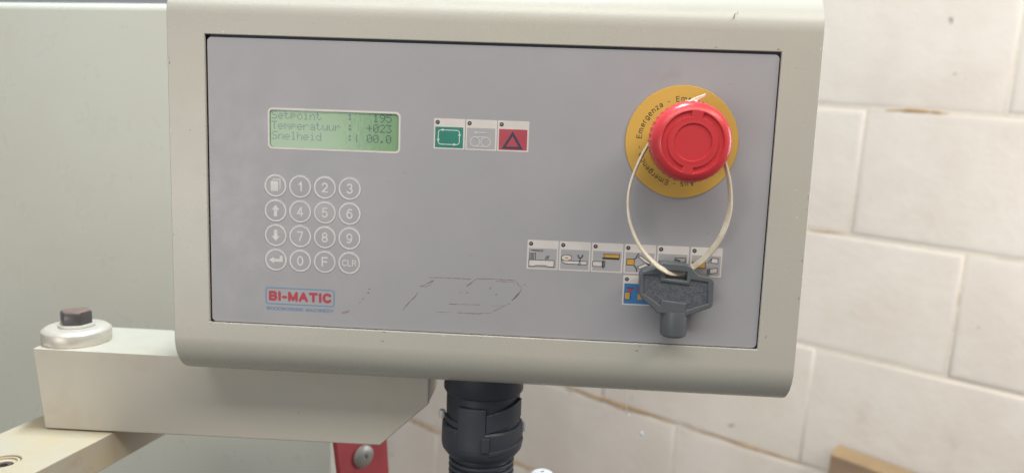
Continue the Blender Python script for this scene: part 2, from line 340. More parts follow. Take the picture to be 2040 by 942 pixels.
# dirt lodged in the joints
def dirt_run(s0, s1, t, amp, w, seed):
    pts, n = [], 26
    V, F = [], []
    for i in range(n+1):
        s = s0+(s1-s0)*i/n; f = i/n
        ww = w*(0.25+0.75*abs(math.sin(f*PI)))*(0.6+0.8*noise.noise(Vector((s*0.03, seed, 0)))**2+0.3*noise.noise(Vector((s*0.09, seed, 3))))
        tt = t+amp*noise.noise(Vector((s*0.02, seed, 5)))
        for k_ in range(6):
            a = 2*PI*k_/6; V.append(wp(s, tt+math.cos(a)*max(ww, .4), -2.2+math.sin(a)*max(ww, .4)*0.9))
    for i in range(n):
        for k_ in range(6):
            l = (k_+1) % 6; F.append((i*6+k_, (i+1)*6+k_, (i+1)*6+l, i*6+l))
    F += [tuple(range(6))[::-1], tuple(n*6+i for i in range(6))]
    return make('dirt_line', V, F, M['dirt'], wall, True)
dirt_run(-470, -215, -206, 5, 7.5, 1); dirt_run(-200, 30, -206, 4, 4.2, 2); dirt_run(75, 165, 404, 2, 4.6, 3)
dirt_run(-24, 42, 199, 3, 2.8, 4); dirt_run(-930, -790, -416, 5, 6.5, 5); dirt_run(-640, -500, -414, 3, 5.0, 6)

# ================================================================== machine cabinet
cab = thing('machine_cabinet', 'pale green grey steel machine cabinet behind the control box', 'cabinet', (-250, 240, -700))
ang = math.atan2(234.1-256.0, -137.1+295.9); dx, dy = math.cos(ang), math.sin(ang)
def cp(u, w, z): return Vector((-295.9+dx*u-dy*w, 256.0+dy*u+dx*w, z))
prof = [(0, -700)] + [(0, 46-7)] + [(7-7*math.cos(a), 39+7*math.sin(a)) for a in [PI/2*i/8 for i in range(1, 9)]] + [(26, 46), (26, -700)]
U1 = 308
V, F = [], []
for u in (-420, U1):
    for w, z in prof: V.append(cp(u, w, z))
n = len(prof)
F = [(i, n+i, n+i+1, i+1) for i in range(n-1)]
make('front_panel', V, F, M['cabinet'], cab, True)
V = [cp(U1, 0, -700), cp(U1, 26, -700), cp(U1, 26, 46), cp(U1, 7, 46), cp(U1, 2, 44), cp(U1, 0, 39)]
make('side_panel', V, [(0,1,2,3,4,5)], M['cabinet'], cab)

# ================================================================== red latch plate
rp = thing('red_latch_plate', 'red painted steel plate with grey bolt head beneath the support arm', 'bracket', (50, 175, -340))
RA = math.radians(50); rx, ry = math.cos(RA), math.sin(RA)
def rpp(u, w, z): return Vector((50+rx*u-ry*w, 160+ry*u+rx*w, z))
V = []
for w in (0, 6):
    for u, z in ((-25, -272), (21, -272), (27, -345), (-15, -345)): V.append(rpp(u, w, z))
o = make('plate', V, [(0,1,2,3)[::-1],(4,5,6,7),(0,4,5,1),(1,5,6,2),(2,6,7,3),(3,7,4,0)], M['redpaint'], rp); bevel(o, 1.2)
o.data.flip_normals()
V, F = lathe([(8.4, 0), (9.2, 1.0), (9.0, 2.4), (7.5, 3.6), (4.6, 4.2), (2.0, 4.3), (1.7, 3.2), (0.3, 2.8)], 36, axis='Y')
YW = RA-math.radians(0)
V = [rpp(0.5+a.x, a.y, -307.5+a.z) for a in V]
make('bolt_head', V, F, M['zinc'], rp, True)

# ================================================================== lower bracket bar
lb = thing('lower_bracket', 'dusty yellowed flat bar under the left end of the support arm', 'bracket', (-118, 40, -269))
def bl(y, off): return -83.5+(y-38)*0.187+off
outline = [(bl(150, 0), 150), (bl(-190, 0), -190), (bl(-190, -65), -190), (bl(150, -65), 150)]
hole = circ(-121.5, -8.5, 9.2, 40)
v, f = flat_geo([outline, hole], 21, 0.7, 2)
make('bar', [Vector((a.x, a.y, -258.2+a.z)) for a in v], f, M['bracket'], lb, False)
V, F = lathe([(9.0, -14), (9.0, -2.4), (8.6, -1.2), (7.2, -1.0), (7.0, -2.2), (5.2, -2.6), (5.0, -9)], 40, -121.5, -8.5, -247.7)
make('sleeve', V, F, M['bracket'], lb, True)
V, F = lathe([(4.6, -12), (4.6, -3.4), (4.2, -2.6), (2.2, -2.6), (2.0, -5)], 24, -121.5, -8.5, -247.7)
make('screw', V, F, M['bolt'], lb, True)

# ================================================================== support arm
arm = thing('support_arm', 'beige steel support arm with angled end carrying the control box', 'arm', (-10, 68, -247))
ol = [(-133.2, -194.3), (121, -194.3), (121, -216.5), (90.5, -245.5), (-127.5, -247)]
v, f = flat_geo([ol], 57)
o = make('beam', stand(v, 0, 67.5, 0), f, M['arm'], arm); 
bm = bmesh.new(); bm.from_mesh(o.data); bmesh.ops.remove_doubles(bm, verts=bm.verts, dist=1e-6); bm.to_mesh(o.data); bm.free()
bevel(o, 0.9, 3)
WX, WY = -117.5, 61.5
V, F = lathe([(20.6, 0.02), (20.9, 0.5), (20.9, 7.4), (20.6, 8.0), (18.4, 9.6), (17.6, 9.8), (9, 9.8)], 72, WX, WY, -194.2)
make('pivot_washer', V, F, M['steel'], arm, True)
bp = thing('b', '', '', (0, 0, 0)); bpy.data.objects.remove(bp)
V, F = lathe([(10.9, 9.9), (11.2, 10.3), (10.9, 11.4), (10.2, 11.7), (6, 11.7)], 40, WX, WY, -194.2)
make('spring_washer', V, F, M['steel'], arm, True)
def hexhead(cx, cy, z0, af, h, rot):
    V, F = [], []; R_ = af/math.sqrt(3)
    rings = [(R_, 0), (R_, h*0.86), (R_*0.93, h), (R_*0.80, h*1.03)]
    for r, z in rings:
        for i in range(6): V.append(Vector((cx+r*math.cos(rot+i*PI/3), cy+r*math.sin(rot+i*PI/3), z0+z)))
    for k in range(3):
        for i in range(6): j = (i+1) % 6; F.append((k*6+i, k*6+j, (k+1)*6+j, (k+1)*6+i))
    F.append(tuple(18+i for i in range(6))); F.append((5,4,3,2,1,0))
    return V, F
V, F = hexhead(WX, WY, -182.4, 17.0, 8.4, math.radians(14))
o = make('hex_bolt', V, F, M['bolt'], arm)
o.data.materials.append(M['bolt_top'])
for p_ in o.data.polygons:
    if p_.normal.z > 0.5: p_.material_index = 1
bevel(o, 0.5, 2, wn=False)

# ================================================================== cable gland and conduit
GX, GY = 154.2, 49.0
cg = thing('cable_conduit', 'black corrugated conduit with ribbed gland hanging under the control box', 'conduit', (GX, GY, -340))
V, F = lathe([(20, -194.3), (24.9, -194.4), (25.0, -206.6), (24.2, -208.0), (23.2, -208.6), (23.0, -232)], 72, GX, GY)
make('gland_neck', V, F, M['gland'], cg, True)
for a in (232, 247, 262, 290, 305, 320):
    V, F = arcpatch(GX, GY, 22.8, 23.7, a, a+2.2, -229, -208.5, 3)
V, F = lathe([(22.5, -228.2), (24.6, -228.4), (25.6, -229.6), (25.8, -241.5), (25.2, -244.6), (22.4, -248.4), (20.4, -249.4)], 72, GX, GY)
make('gland_nut', V, F, M['gland'], cg, True)
V, F = arcpatch(GX, GY, 22.8, 25.9, 238, 279, -240.5, -213, 16); bevel(make('latch_plate', V, F, M['gland'], cg), 0.7)
V, F = arcpatch(GX, GY, 22.8, 25.6, 279.6, 344, -228.4, -216.6, 18, slope=6.5); bevel(make('locking_band', V, F, M['gland'], cg), 0.6)
V, F = arcpatch(GX, GY, 25.2, 27.2, 274, 284, -239.5, -230.5, 6); bevel(make('latch_catch', V, F, M['gland'], cg), 0.5)
V, F = arcpatch(GX, GY, 25.4, 26.5, 284.5, 352, -242.2, -239.6, 18, slope=3.2); bevel(make('rib', V, F, M['gland'], cg), 0.4)
V, F = arcpatch(GX, GY, 22.6, 24.6, 196, 236, -226.0, -222.6, 12, slope=-1.5); bevel(make('rib', V, F, M['gland'], cg), 0.4)
for a, z in ((182, -225.6), (358, -231.5)):  # white beads put in for the bright glints beside the gland
    ca, sa = math.cos(math.radians(a)), math.sin(math.radians(a))
    V, F = lathe([(0.4, -3.2), (1.9, -2.4), (2.5, 0), (1.9, 2.4), (0.4, 3.2)], 20, GX+25.9*ca, GY+25.9*sa, z)
    make('glint_bead', V, F, M['capwhite'], cg, True, label='small white bead put in for a glint at the side of the gland')
prof = []; z = -248.0
while z > -345:
    prof += [(18.6, z), (18.8, z-0.5), (20.6, z-1.0), (20.9, z-1.9), (20.6, z-2.8), (18.8, z-3.3)]; z -= 3.9
V, F = lathe(prof, 72, GX, GY); make('corrugated_hose', V, F, M['gland'], cg, True)

# ================================================================== control box
cb = thing('control_box', 'beige steel control box with grey keypad panel, display and red emergency button', 'control panel', (154.5, 42, -194))
X0, X1, ZT, ZB, RB, DB = -21.0, 330.0, 34.0, -194.0, 24.0, 84.0
prof = [(DB, ZT), (RB, ZT)]
prof += [(RB-RB*math.sin(a), ZT-RB+RB*math.cos(a)) for a in [PI/2*i/20 for i in range(1, 20)]]
prof += [(0, ZT-RB), (0, 0), (0, -160.4), (0, ZB+RB)]
prof += [(RB-RB*math.cos(a), ZB+RB-RB*math.sin(a)) for a in [PI/2*i/20 for i in range(1, 20)]]
prof += [(RB, ZB), (DB, ZB)]
cols = [X0, 0.0, 309.0, X1]
V = [Vector((x, y, z)) for x in cols for y, z in prof]; n = len(prof); F = []
ih = next(i for i, q in enumerate(prof) if q == (0, 0))
for c in range(3):
    for i in range(n-1):
        if c == 1 and i == ih: continue
        F.append((c*n+i, c*n+i+1, (c+1)*n+i+1, (c+1)*n+i))
o = make('housing', V, F, M['coat'], cb)
so = o.modifiers.new('sheet', 'SOLIDIFY'); so.thickness = 2.2*S; so.offset = -1; so.use_even_offset = True
bevel(o, 0.55, 3, 40)
for x, sgn in ((X0+2.4, -1), (X1-2.4, 1)):
    V = [Vector((x, y if y > 0.01 else 2.4, max(min(z, ZT-2.4), ZB+2.4))) for y, z in prof]
    V = [Vector((x, RB+(y-RB)*(RB-2.3)/RB if y < RB else y, z if abs(z-(ZT+ZB)/2) < (ZT-ZB)/2-RB else ((ZT-RB)+(z-(ZT-RB))*(RB-2.3)/RB if z > 0 else (ZB+RB)+(z-(ZB+RB))*(RB-2.3)/RB))) for y, z in prof]
    W2 = [q+Vector((-sgn*2, 0, 0)) for q in V]; nn = len(V)
    F = [tuple(range(nn)), tuple(range(2*nn-1, nn-1, -1))]+[(i, (i+1) % nn, nn+(i+1) % nn, nn+i) for i in range(nn)]
    make('side_plate', V+W2, F, M['coat'], cb)
V, F = box(X0+5, X1-5, 4.2, 6.0, -166, 6); make('backing_plate', V, F, M['dark'], cb)
# small chips and scuffs in the paint
for x, z, w, h, mm in ((283, 17.5, .5, 3.2, 'rustmark'), (284.6, 19.0, .35, 2.0, 'rustmark'), (324, -86.5, 1.3, .5, 'chip'), (322.5, -72, 1.0, .35, 'chip'), (313, -153, .6, 2.2, 'rustmark'), (243, -164.5, 1.6, .7, 'rustmark'),
                       (100, -166.4, 1.8, .5, 'rustmark'), (317, -8, .4, .9, 'rustmark'), (-9, -52, .6, .5, 'rustmark'), (60, 7.3, .5, .4, 'rustmark'), (186, 5.2, .5, .5, 'chip'), (299, 1.4, .5, .3, 'chip'), (320.6, -115, .9, .35, 'chip'), (152, 8.0, .4, .6, 'chip')):
    w *= .6; h *= .6
    pts = [(x+(w*(.6+.6*random.random()))*math.cos(a)+.25*h*math.sin(a), z+(h*(.6+.5*random.random()))*math.sin(a)) for a in [2*PI*i/9 for i in range(9)]]
    flat('paint_chip', [pts], -0.02, 0.06, M[mm], cb)

# --- membrane
MY = 1.5                                   # front surface of the membrane
LX0, LX1, LZ0, LZ1 = 34.2, 108.0, -60.6, -38.2
mem = flat('membrane_panel', [rrect(0.9, -160.0, 308.4, -1.35, 2.4), rect(LX0+.75, LZ0+.75, LX1-.75, LZ1-.75)], MY+0.5, 1.0, M['membrane'], cb)
# --- display
disp = flat('display_screen', [rect(LX0-1, LZ0-1, LX1+1, LZ1+1)], MY+0.95, 0.4, M['lcd'], cb, label='green backlit liquid crystal display window')
flat('display_border', [rrect(LX0-.05, LZ0-.05, LX1+.05, LZ1+.05, 2.6), rrect(LX0+1.0, LZ0+1.0, LX1-1.0, LZ1-1.0, 2.0)], MY-0.06, 0.14, M['print_white'], disp)
FONT = {'S': '01111 10000 10000 01110 00001 00001 11110', 'e': '00000 00000 01110 10001 11111 10000 01110', 't': '01000 01000 11100 01000 01000 01001 00110',
 'p': '00000 00000 11110 10001 11110 10000 10000', 'o': '00000 00000 01110 10001 10001 10001 01110', 'i': '00100 00000 01100 00100 00100 00100 01110',
 'n': '00000 00000 10110 11001 10001 10001 10001', 'T': '11111 00100 00100 00100 00100 00100 00100', 'm': '00000 00000 11010 10101 10101 10001 10001',
 'r': '00000 00000 10110 11001 10000 10000 10000', 'a': '00000 00000 01110 00001 01111 10001 01111', 'u': '00000 00000 10001 10001 10001 10011 01101',
 'l': '01100 00100 00100 00100 00100 00100 01110', 'h': '10000 10000 10110 11001 10001 10001 10001', 'd': '00001 00001 01101 10011 10001 10001 01111',
 ':': '00000 01100 01100 00000 01100 01100 00000', '1': '00100 01100 00100 00100 00100 00100 01110', '9': '01110 10001 10001 01111 00001 00010 01100',
 '5': '11111 10000 11110 00001 00001 10001 01110', '+': '00000 00100 00100 11111 00100 00100 00000', '0': '01110 10001 10011 10101 11001 10001 01110',
 '2': '01110 10001 00001 00010 00100 01000 11111', '3': '11111 00010 00100 00010 00001 10001 01110', '|': '00100 00100 00100 00100 00100 00100 00100', '.': '00000 00000 00000 00000 00000 01100 01100'}
rows_ = ['Setpoint    :   195', 'Temperatuur :  +023', 'Snelheid    :| 00.0']
PX, PZ = 0.62, 0.635
for r_, line in enumerate(rows_):
    V, F = [], []
    for c_, ch in enumerate(line):
        if ch == ' ': continue
        for j, bits in enumerate(FONT[ch].split()):
            for i, b in enumerate(bits):
                if b == '1':
                    x = 36.1+c_*3.54+i*PX; z = -39.75-r_*5.6-j*PZ; q = len(V)
                    V += [Vector((x, MY+0.72, z)), Vector((x+PX*.92, MY+0.72, z)), Vector((x+PX*.92, MY+0.72, z-PZ*.92)), Vector((x, MY+0.72, z-PZ*.92))]
                    F.append((q+3, q+2, q+1, q))
    make('display_text_line', V, F, M['lcd_ink'], disp)

# --- keypad
def ring_mesh(ro, ri, th):
    v, f = flat_geo([circ(0, 0, ro, 56), circ(0, 0, ri, 56)], th)
    me = bpy.data.meshes.new('ring'); me.from_pydata([tuple(q*S) for q in stand(v)], [], f); me.update(); return me
def lathe_mesh(prof, nn):
    v, f = lathe(prof, nn, axis='Y'); me = bpy.data.meshes.new('disc'); me.from_pydata([tuple(q*S) for q in v], [], f); me.update(); me.shade_smooth(); return me
RM = ring_mesh(6.2, 5.4, 0.07); RM.materials.append(M['key_white'])
KM = lathe_mesh([(6.7, -0.1), (6.6, 0.02), (6.35, 0.10), (5.2, 0.13), (2.0, 0.14), (0.2, 0.14)], 56); KM.materials.append(M['membrane'])
def glyph(tx):
    if tx == 'pages':
        g = [(flat_geo([rect(-2.6, -3.0, 1.5, 2.5)], .06))]
        for k_ in range(3):
            d = 0.42*(k_+1)+.25
            g.append(stroke_geo([(-2.6+d, 2.5+d*.95), (1.5+d, 2.5+d*.95), (1.5+d, -3.0+d*.95)], .26))
        return join(g)
    if tx in ('up', 'down'):
        pts = [(0, 3.2), (2.3, .4), (.95, .4), (.95, -3.2), (-.95, -3.2), (-.95, .4), (-2.3, .4)]
        if tx == 'down': pts = [(x, -z) for x, z in pts]
        return flat_geo([pts], .06)
    if tx == 'enter':
        return flat_geo([[(-3.9, -.2), (-1.1, 1.55), (-1.1, .55), (2.2, .55), (2.2, 2.4), (3.9, 2.4), (3.9, -1.1), (-1.1, -1.1), (-1.1, -2.0)]], .06)
    if tx == 'CLR': return word_geo('CLR', 3.7, .52, gap=.3)
    return word_geo(tx, 5.7, .80)
names = [['pages', '1', '2', '3'], ['up', '4', '5', '6'], ['down', '7', '8', '9'], ['enter', '0', 'F', 'CLR']]
for j in range(4):
    for i in range(4):
        kx, kz = 38.25+13.97*i, -81.0-13.93*j
        k_ = link('key', KM, None, cb, (kx, MY-0.02, kz))
        link('key_ring', RM, None, k_, (kx, MY-0.17, kz))
        v, f = glyph(names[j][i]); 
        make('key_symbol', stand(v, kx, MY-0.20, kz), f, M['key_white'], k_)

# --- maker's logo
lg = flat('logo_frame', [rrect(32.1, -148.5, 71.9, -138.7, 1.6), rrect(32.65, -147.95, 71.35, -139.25, 1.15)], MY-.04, .06, M['logo_blue'], cb)
v, f = word_geo('BI-MATIC', 5.7, 1.5, sx=1.3, gap=.47); w_ = max(q.x for q in v)-min(q.x for q in v)
v = [Vector((q.x*36.0/w_, q.y, q.z)) for q in v]
make('logo_lettering', stand(v, 52.0, MY-.05, -143.6), f, M['logo_red'], lg)
v, f = word_geo('WOODWORKING MACHINERY', 2.0, .30); w_ = max(q.x for q in v)-min(q.x for q in v)
v = [Vector((q.x*38.8/w_, q.y, q.z)) for q in v]
make('logo_strapline', stand(v, 52.0, MY-.03, -150.9), f, M['logo_blue'], lg)

# --- icon tiles
LEDR = lathe_mesh([(1.15, 0), (1.15, .10), (1.0, .16), (.55, .12), (.2, .12)], 24); LEDR.materials.append(M['led'])
LEDC = lathe_mesh([(.5, 0), (.5, .06), (.2, .1)], 14); LEDC.materials.append(M['led_core'])
def tile(x, z, w, h, field, fmat):
    t = flat('icon_tile', [rrect(x, z-h, x+w, z, .35, 3)], MY-.05, .10, M['print_white'], cb)
    flat('icon_field', [rect(x+field[0], z-field[3], x+field[1], z-field[2])], MY-.13, .05, fmat, t)
    l_ = link('indicator_light', LEDR, None, t, (x+2.0, MY-.10, z-2.05)); link('indicator_lens', LEDC, None, t, (x+2.0, MY-.21, z-2.05))
    return t
YF, YL = MY-.19, MY-.25                    # fills lie under the lines
def fills(t, polys, m): 
    for q in [polys]: 
        v, f = join([flat_geo([p_], .04) for p_ in q]); make('icon_fill', stand(v, 0, YF, 0), f, m, t)
def lines(t, strokes, m, w):
    v, f = join([stroke_geo(p_, w) for p_ in strokes]); make('icon_line', stand(v, 0, YL, 0), f, m, t)
def arrow(x, z, a, s=.9): return [(x+s*math.cos(a), z+s*math.sin(a)), (x+s*.8*math.cos(a+2.3), z+s*.8*math.sin(a+2.3)), (x+s*.8*math.cos(a-2.3), z+s*.8*math.sin(a-2.3))]
TW, TH = 17.0, 16.5
t = tile(126.4, -40.7, TW, TH, (.75, 16.1, 4.5, 15.7), M['green'])
a0, b0 = 126.4, -40.7
lp = rrect(a0+2.5, b0-13.9, a0+14.1, b0-6.2, 1.5, 5); lines(t, [lp+[lp[0]]], M['pale_line'], .42)
fills(t, [arrow(a0+4.6, b0-6.2, PI, 1.25), arrow(a0+14.1, b0-8.4, PI/2, 1.25), arrow(a0+11.6, b0-13.9, 0, 1.25), arrow(a0+2.5, b0-11.7, -PI/2, 1.25)], M['pale_line'])
a0 = 143.85
t = tile(a0, b0, TW, TH, (.75, 16.1, 4.5, 15.7), M['tile_grey'])
lp = rrect(a0+2.7, b0-14.4, a0+13.6, b0-9.3, 2.54, 8)
lines(t, [lp+[lp[0]], [(a0+5.3+2.5*math.cos(q), b0-11.85+2.5*math.sin(q)) for q in [-PI/2+PI*i/12 for i in range(13)]], [(a0+11.0-2.5*math.cos(q), b0-11.85+2.5*math.sin(q)) for q in [-PI/2+PI*i/12 for i in range(13)]], [(a0+5.5, b0-6.9), (a0+11.4, b0-6.8)]], M['grey_line'], .48)
fills(t, [arrow(a0+5.4, b0-6.9, PI, 1.25)], M['grey_line'])
a0 = 161.3
t = tile(a0, b0, TW, TH, (.75, 16.1, 4.5, 15.7), M['red_print'])
v, f = flat_geo([[(a0+8.2, b0-5.5), (a0+13.9, b0-15.0), (a0+2.5, b0-15.0)], [(a0+8.2, b0-8.0), (a0+11.75, b0-13.85), (a0+4.65, b0-13.85)]], .05); make('icon_line', stand(v, 0, YL, 0), f, M['navy_line'], t)
# the row of seven machine symbols
ZT2 = -105.1; FW = (.85, 16.4, 4.5, 15.5); TW2, TH2 = 17.2, 16.3
def loc9(ox, oy, tx):      # coordinates read off an enlarged view of the tile
    return lambda pts: [(tx+(q[0]-ox)*.0298, ZT2-(q[1]-oy-.047*(q[0]-ox))*.0298) for q in pts]
def loc4(ox, oy, tx, tz=ZT2):
    return lambda pts: [(tx+(q[0]-ox)*.0616, tz-(q[1]-oy-.047*(q[0]-ox))*.0616) for q in pts]
tx = 179.8; t = tile(tx, ZT2, TW2, TH2, FW, M['tile_grey']); g = loc9(100, 65, tx)
body = g([(140, 437), (608, 458), (604, 580), (505, 575), (450, 552), (270, 546), (240, 562), (142, 560)])
fills(t, [body, g([(312, 268), (350, 254), (395, 270), (350, 286)]), g([(150, 288), (200, 278), (262, 296), (200, 303)])], M['print_white'])
fills(t, [g([(150, 266), (190, 254), (310, 258), (306, 276), (200, 276)])], M['black_print'])
lines(t, [body+[body[0]], g([(312, 268), (350, 254), (395, 270), (350, 286), (312, 270)])]+[g([(x, 302), (x, 430)]) for x in (153, 178, 201, 226, 256)]+[g([(x+22, 370), (x, 430)]) for x in (442, 466, 488)], M['black_print'], .3)
tx = 197.55; t = tile(tx, ZT2, TW2, TH2, FW, M['tile_grey']); g = loc9(690, 92, tx)
ring = g([(828+96*math.cos(q), 402+56*math.sin(q)) for q in [2*PI*i/28 for i in range(28)]])
tape = g([(735, 415), (760, 452), (860, 460), (1210, 475), (1205, 535), (960, 522), (830, 515), (770, 495), (738, 455)])
fills(t, [tape], M['print_white']); v, f = flat_geo([ring], .04); make('icon_fill', stand(v, 0, YF-.03, 0), f, M['print_white'], t)
v, f = flat_geo([g([(828+34*math.cos(q), 404+20*math.sin(q)) for q in [2*PI*i/16 for i in range(16)]])], .04); make('icon_fill', stand(v, 0, YF-.06, 0), f, M['yellow_print'], t)
lines(t, [ring+[ring[0]], tape+[tape[0]], g([(1042, 350), (1075, 410), (1075, 440), (1055, 545)]), g([(1125, 350), (1082, 410), (1085, 545)]), g([(1030, 350), (1040, 405), (1110, 410), (1130, 355)])], M['black_print'], .3)
tx = 215.3; t = tile(tx, ZT2, TW2, TH2, FW, M['tile_grey']); g = loc9(1297, 120, tx)
yb = g([(1520, 335), (1812, 345), (1808, 415), (1530, 400)]); wb = g([(1325, 470), (1500, 475), (1500, 568), (1325, 560)])
fills(t, [yb], M['yellow_print']); fills(t, [wb], M['print_white'])
v, f = flat_geo([g([(1490, 400), (1812, 415), (1808, 445), (1500, 428)])], .04); make('icon_fill', stand(v, 0, YF-.03, 0), f, M['black_print'], t)
lines(t, [yb+[yb[0]], wb+[wb[0]], g([(1500, 475), (1550, 477), (1550, 570), (1500, 568)]), g([(1512, 450), (1512, 600)]), g([(1532, 450), (1532, 600)])], M['black_print'], .3)
tx = 233.2; t = tile(tx, ZT2, TW2, TH2, FW, M['tile_grey']); g = loc4(65, 75, tx)
yb = g([(90, 208), (158, 211), (156, 266), (90, 262)]); w1 = g([(188, 190), (212, 180), (302, 246), (282, 266)]); w2 = g([(184, 282), (262, 246), (300, 264), (206, 302)])
fills(t, [yb], M['yellow_print']); fills(t, [w1, w2], M['print_white'])
lines(t, [yb+[yb[0]], w1+[w1[0]], w2+[w2[0]], g([(152, 208), (178, 200)]), g([(152, 264), (170, 278)])], M['black_print'], .3)
lines(t, [g([(195, 162), (180, 178), (168, 206)]), g([(160, 270), (180, 300), (184, 320)])], M['black_print'], .55)
tx = 251.1; t = tile(tx, ZT2, TW2, TH2, FW, M['tile_grey']); g = loc4(363, 90, tx)
yb = g([(380, 226), (500, 234), (500, 290), (380, 284)]); w1 = g([(522, 200), (618, 206), (616, 242), (522, 236)])
fills(t, [yb], M['yellow_print']); fills(t, [w1], M['tile_grey'])
lines(t, [yb+[yb[0]], w1+[w1[0]]], M['black_print'], .3); lines(t, [g([(530, 218), (565, 230)])], M['black_print'], .7)
tx = 269.2; t = tile(tx, ZT2, TW2, TH2, FW, M['tile_grey']); g = loc4(663, 103, tx)
yb = g([(684, 240), (800, 244), (800, 297), (684, 292)]); w1 = g([(852, 205), (908, 210), (905, 254), (845, 246)]); w2 = g([(838, 302), (905, 294), (905, 338), (842, 345)])
fills(t, [yb], M['yellow_print']); fills(t, [w1, w2], M['print_white'])
lines(t, [yb+[yb[0]], w1+[w1[0]], w2+[w2[0]], g([(818, 250), (850, 210)]), g([(820, 300), (820, 355)]), g([(832, 300), (832, 355)])], M['black_print'], .3)
tx = 233.4; tz = -122.5; t = tile(tx, tz, TW2, 16.6, (.8, 16.6, 4.5, 15.8), M['blue_print']); g = loc4(55, 360, tx, tz)
fills(t, [g([(92, 476), (148, 476), (142, 506), (98, 506)]), g([(180, 476), (228, 478), (222, 508), (186, 508)])], M['red_print'])
fills(t, [g([(80, 514), (120, 516), (118, 580), (80, 578)]), g([(192, 532), (232, 534), (230, 584), (192, 582)])], M['yellow_print'])
lines(t, [g([(78, 580), (120, 582)]), g([(128, 516), (128, 578)]), g([(92, 474), (148, 476)]), g([(80, 513), (120, 515)])], M['black_print'], .25)

# --- old glue outline and marks on the membrane
def res(pts, w, m='residue', jit=.25, name='glue_residue'):
    out = []
    for (x0, z0), (x1, z1) in zip(pts[:-1], pts[1:]):
        nseg = max(1, int(math.hypot(x1-x0, z1-z0)/1.2))
        for i in range(nseg): out.append((x0+(x1-x0)*i/nseg+random.uniform(-jit, jit), z0+(z1-z0)*i/nseg+random.uniform(-jit, jit)*.7))
    out.append(pts[-1])
    cu = bpy.data.curves.new('t', 'CURVE'); cu.dimensions = '3D'; cu.bevel_depth = w/2; cu.bevel_resolution = 1; cu.use_fill_caps = True
    sp = cu.splines.new('POLY'); sp.points.add(len(out)-1)
    for p_, q in zip(sp.points, out): p_.co = (q[0], q[1], 0, 1); p_.radius = random.uniform(.5, 1.6)
    v, f = curve_geo(cu); v = [Vector((a.x, a.y, a.z*.1)) for a in v]
    make(name, stand(v, 0, MY-.01, 0), f, M[m], cb)
# membrane mm from pixels of an enlarged view: 0.0573 mm per pixel, origin at (71.5, -124.6)
def rz(pts): return [(71.8+q[0]*.0571, -123.1-(q[1]-q[0]*.038)*.0573) for q in pts]
res(rz([(940, 138), (1100, 138), (1350, 150)]), .34, jit=.06); res(rz([(1415, 145), (1600, 148), (1790, 160)]), .34, jit=.08)
res(rz([(985, 168), (930, 190), (880, 222), (850, 225)]), .7); res(rz([(960, 200), (900, 235)]), .6)
res(rz([(835, 285), (800, 335), (740, 395), (682, 465)]), .35, jit=.12); res(rz([(1408, 150), (1360, 185), (1312, 220)]), .45)
res(rz([(1795, 170), (1858, 240)]), .3); res(rz([(1850, 245), (1810, 305), (1760, 355)]), .75, jit=.3)
res(rz([(1745, 388), (1660, 425), (1582, 468)]), .35, jit=.12); res(rz([(1578, 480), (1430, 494), (1230, 486)]), .32, jit=.1); res(rz([(1170, 482), (1020, 484)]), .22)
res(rz([(1140, 400), (1300, 402), (1450, 404)]), .28, jit=.08); res(rz([(1560, 412), (1690, 412)]), .18); res(rz([(1600, 165), (1780, 180)]), .25)
for x, y, w_ in ((1545, 240, .5), (1255, 285, .4), (1605, 300, .4), (1320, 285, .35), (1875, 203, .45), (350, 260, .5), (340, 295, .5), (285, 358, .4), (255, 395, .4)):
    res(rz([(x-8, y+4), (x+8, y-4)]), w_, name='glue_spot')
res(rz([(70, 502), (110, 496), (155, 474)]), .8, 'rustmark', jit=.15, name='scuff_mark')
for x, z, w_ in ((277.5, -97.2, .9), (276.0, -89, .3), (149.5, -56.7, .7), (283.5, -17.2, .35), (102, -76, .4), (111, -71, .5)):
    res([(x-.3, z), (x+.2, z-.25)], w_, 'rustmark', jit=.05, name='dirt_spot')

# --- fine dust and hair scratches on the membrane
for q in range(46):
    x, z = random.uniform(6, 303), random.uniform(-155, -6)
    if LX0-3 < x < LX1+3 and LZ0-3 < z < LZ1+3: continue
    a = random.gauss(.9, .5); l_ = random.uniform(.3, 1.0) if q % 3 else random.uniform(2.0, 6.0); w_ = .14 if l_ > 1.2 else random.uniform(.14, .3)
    v, f = stroke_geo([(x, z), (x+l_*.5*math.cos(a), z+l_*.5*math.sin(a)), (x+l_*math.cos(a+.15), z+l_*math.sin(a+.15))], w_)
    make('dust_fleck' if l_ < 1.2 else 'hair_scratch', stand(v, 0, MY+.02, 0), f, M['fleck'], cb)
# chips along the rim of the panel opening and the folded edges
for q in range(26):
    k_ = q % 4; u_ = random.random()
    x, z = ((u_*309, random.uniform(.6, 1.6)), (u_*309, -160.4-random.uniform(.6, 1.6)), (X1-random.uniform(.8, 1.6), 8-u_*170), (X0+random.uniform(.8, 1.6), 8-u_*170))[k_]
    r_ = random.uniform(.15, .5)
    pts = [(x+r_*(.5+random.random())*math.cos(a)*(1.8 if k_ < 2 else .8), z+r_*(.5+random.random())*math.sin(a)*(.7 if k_ < 2 else 1.8)) for a in [2*PI*i/7 for i in range(7)]]
    flat('paint_chip', [pts], -0.02, 0.06, M['rustmark' if q % 3 else 'chip'], cb)

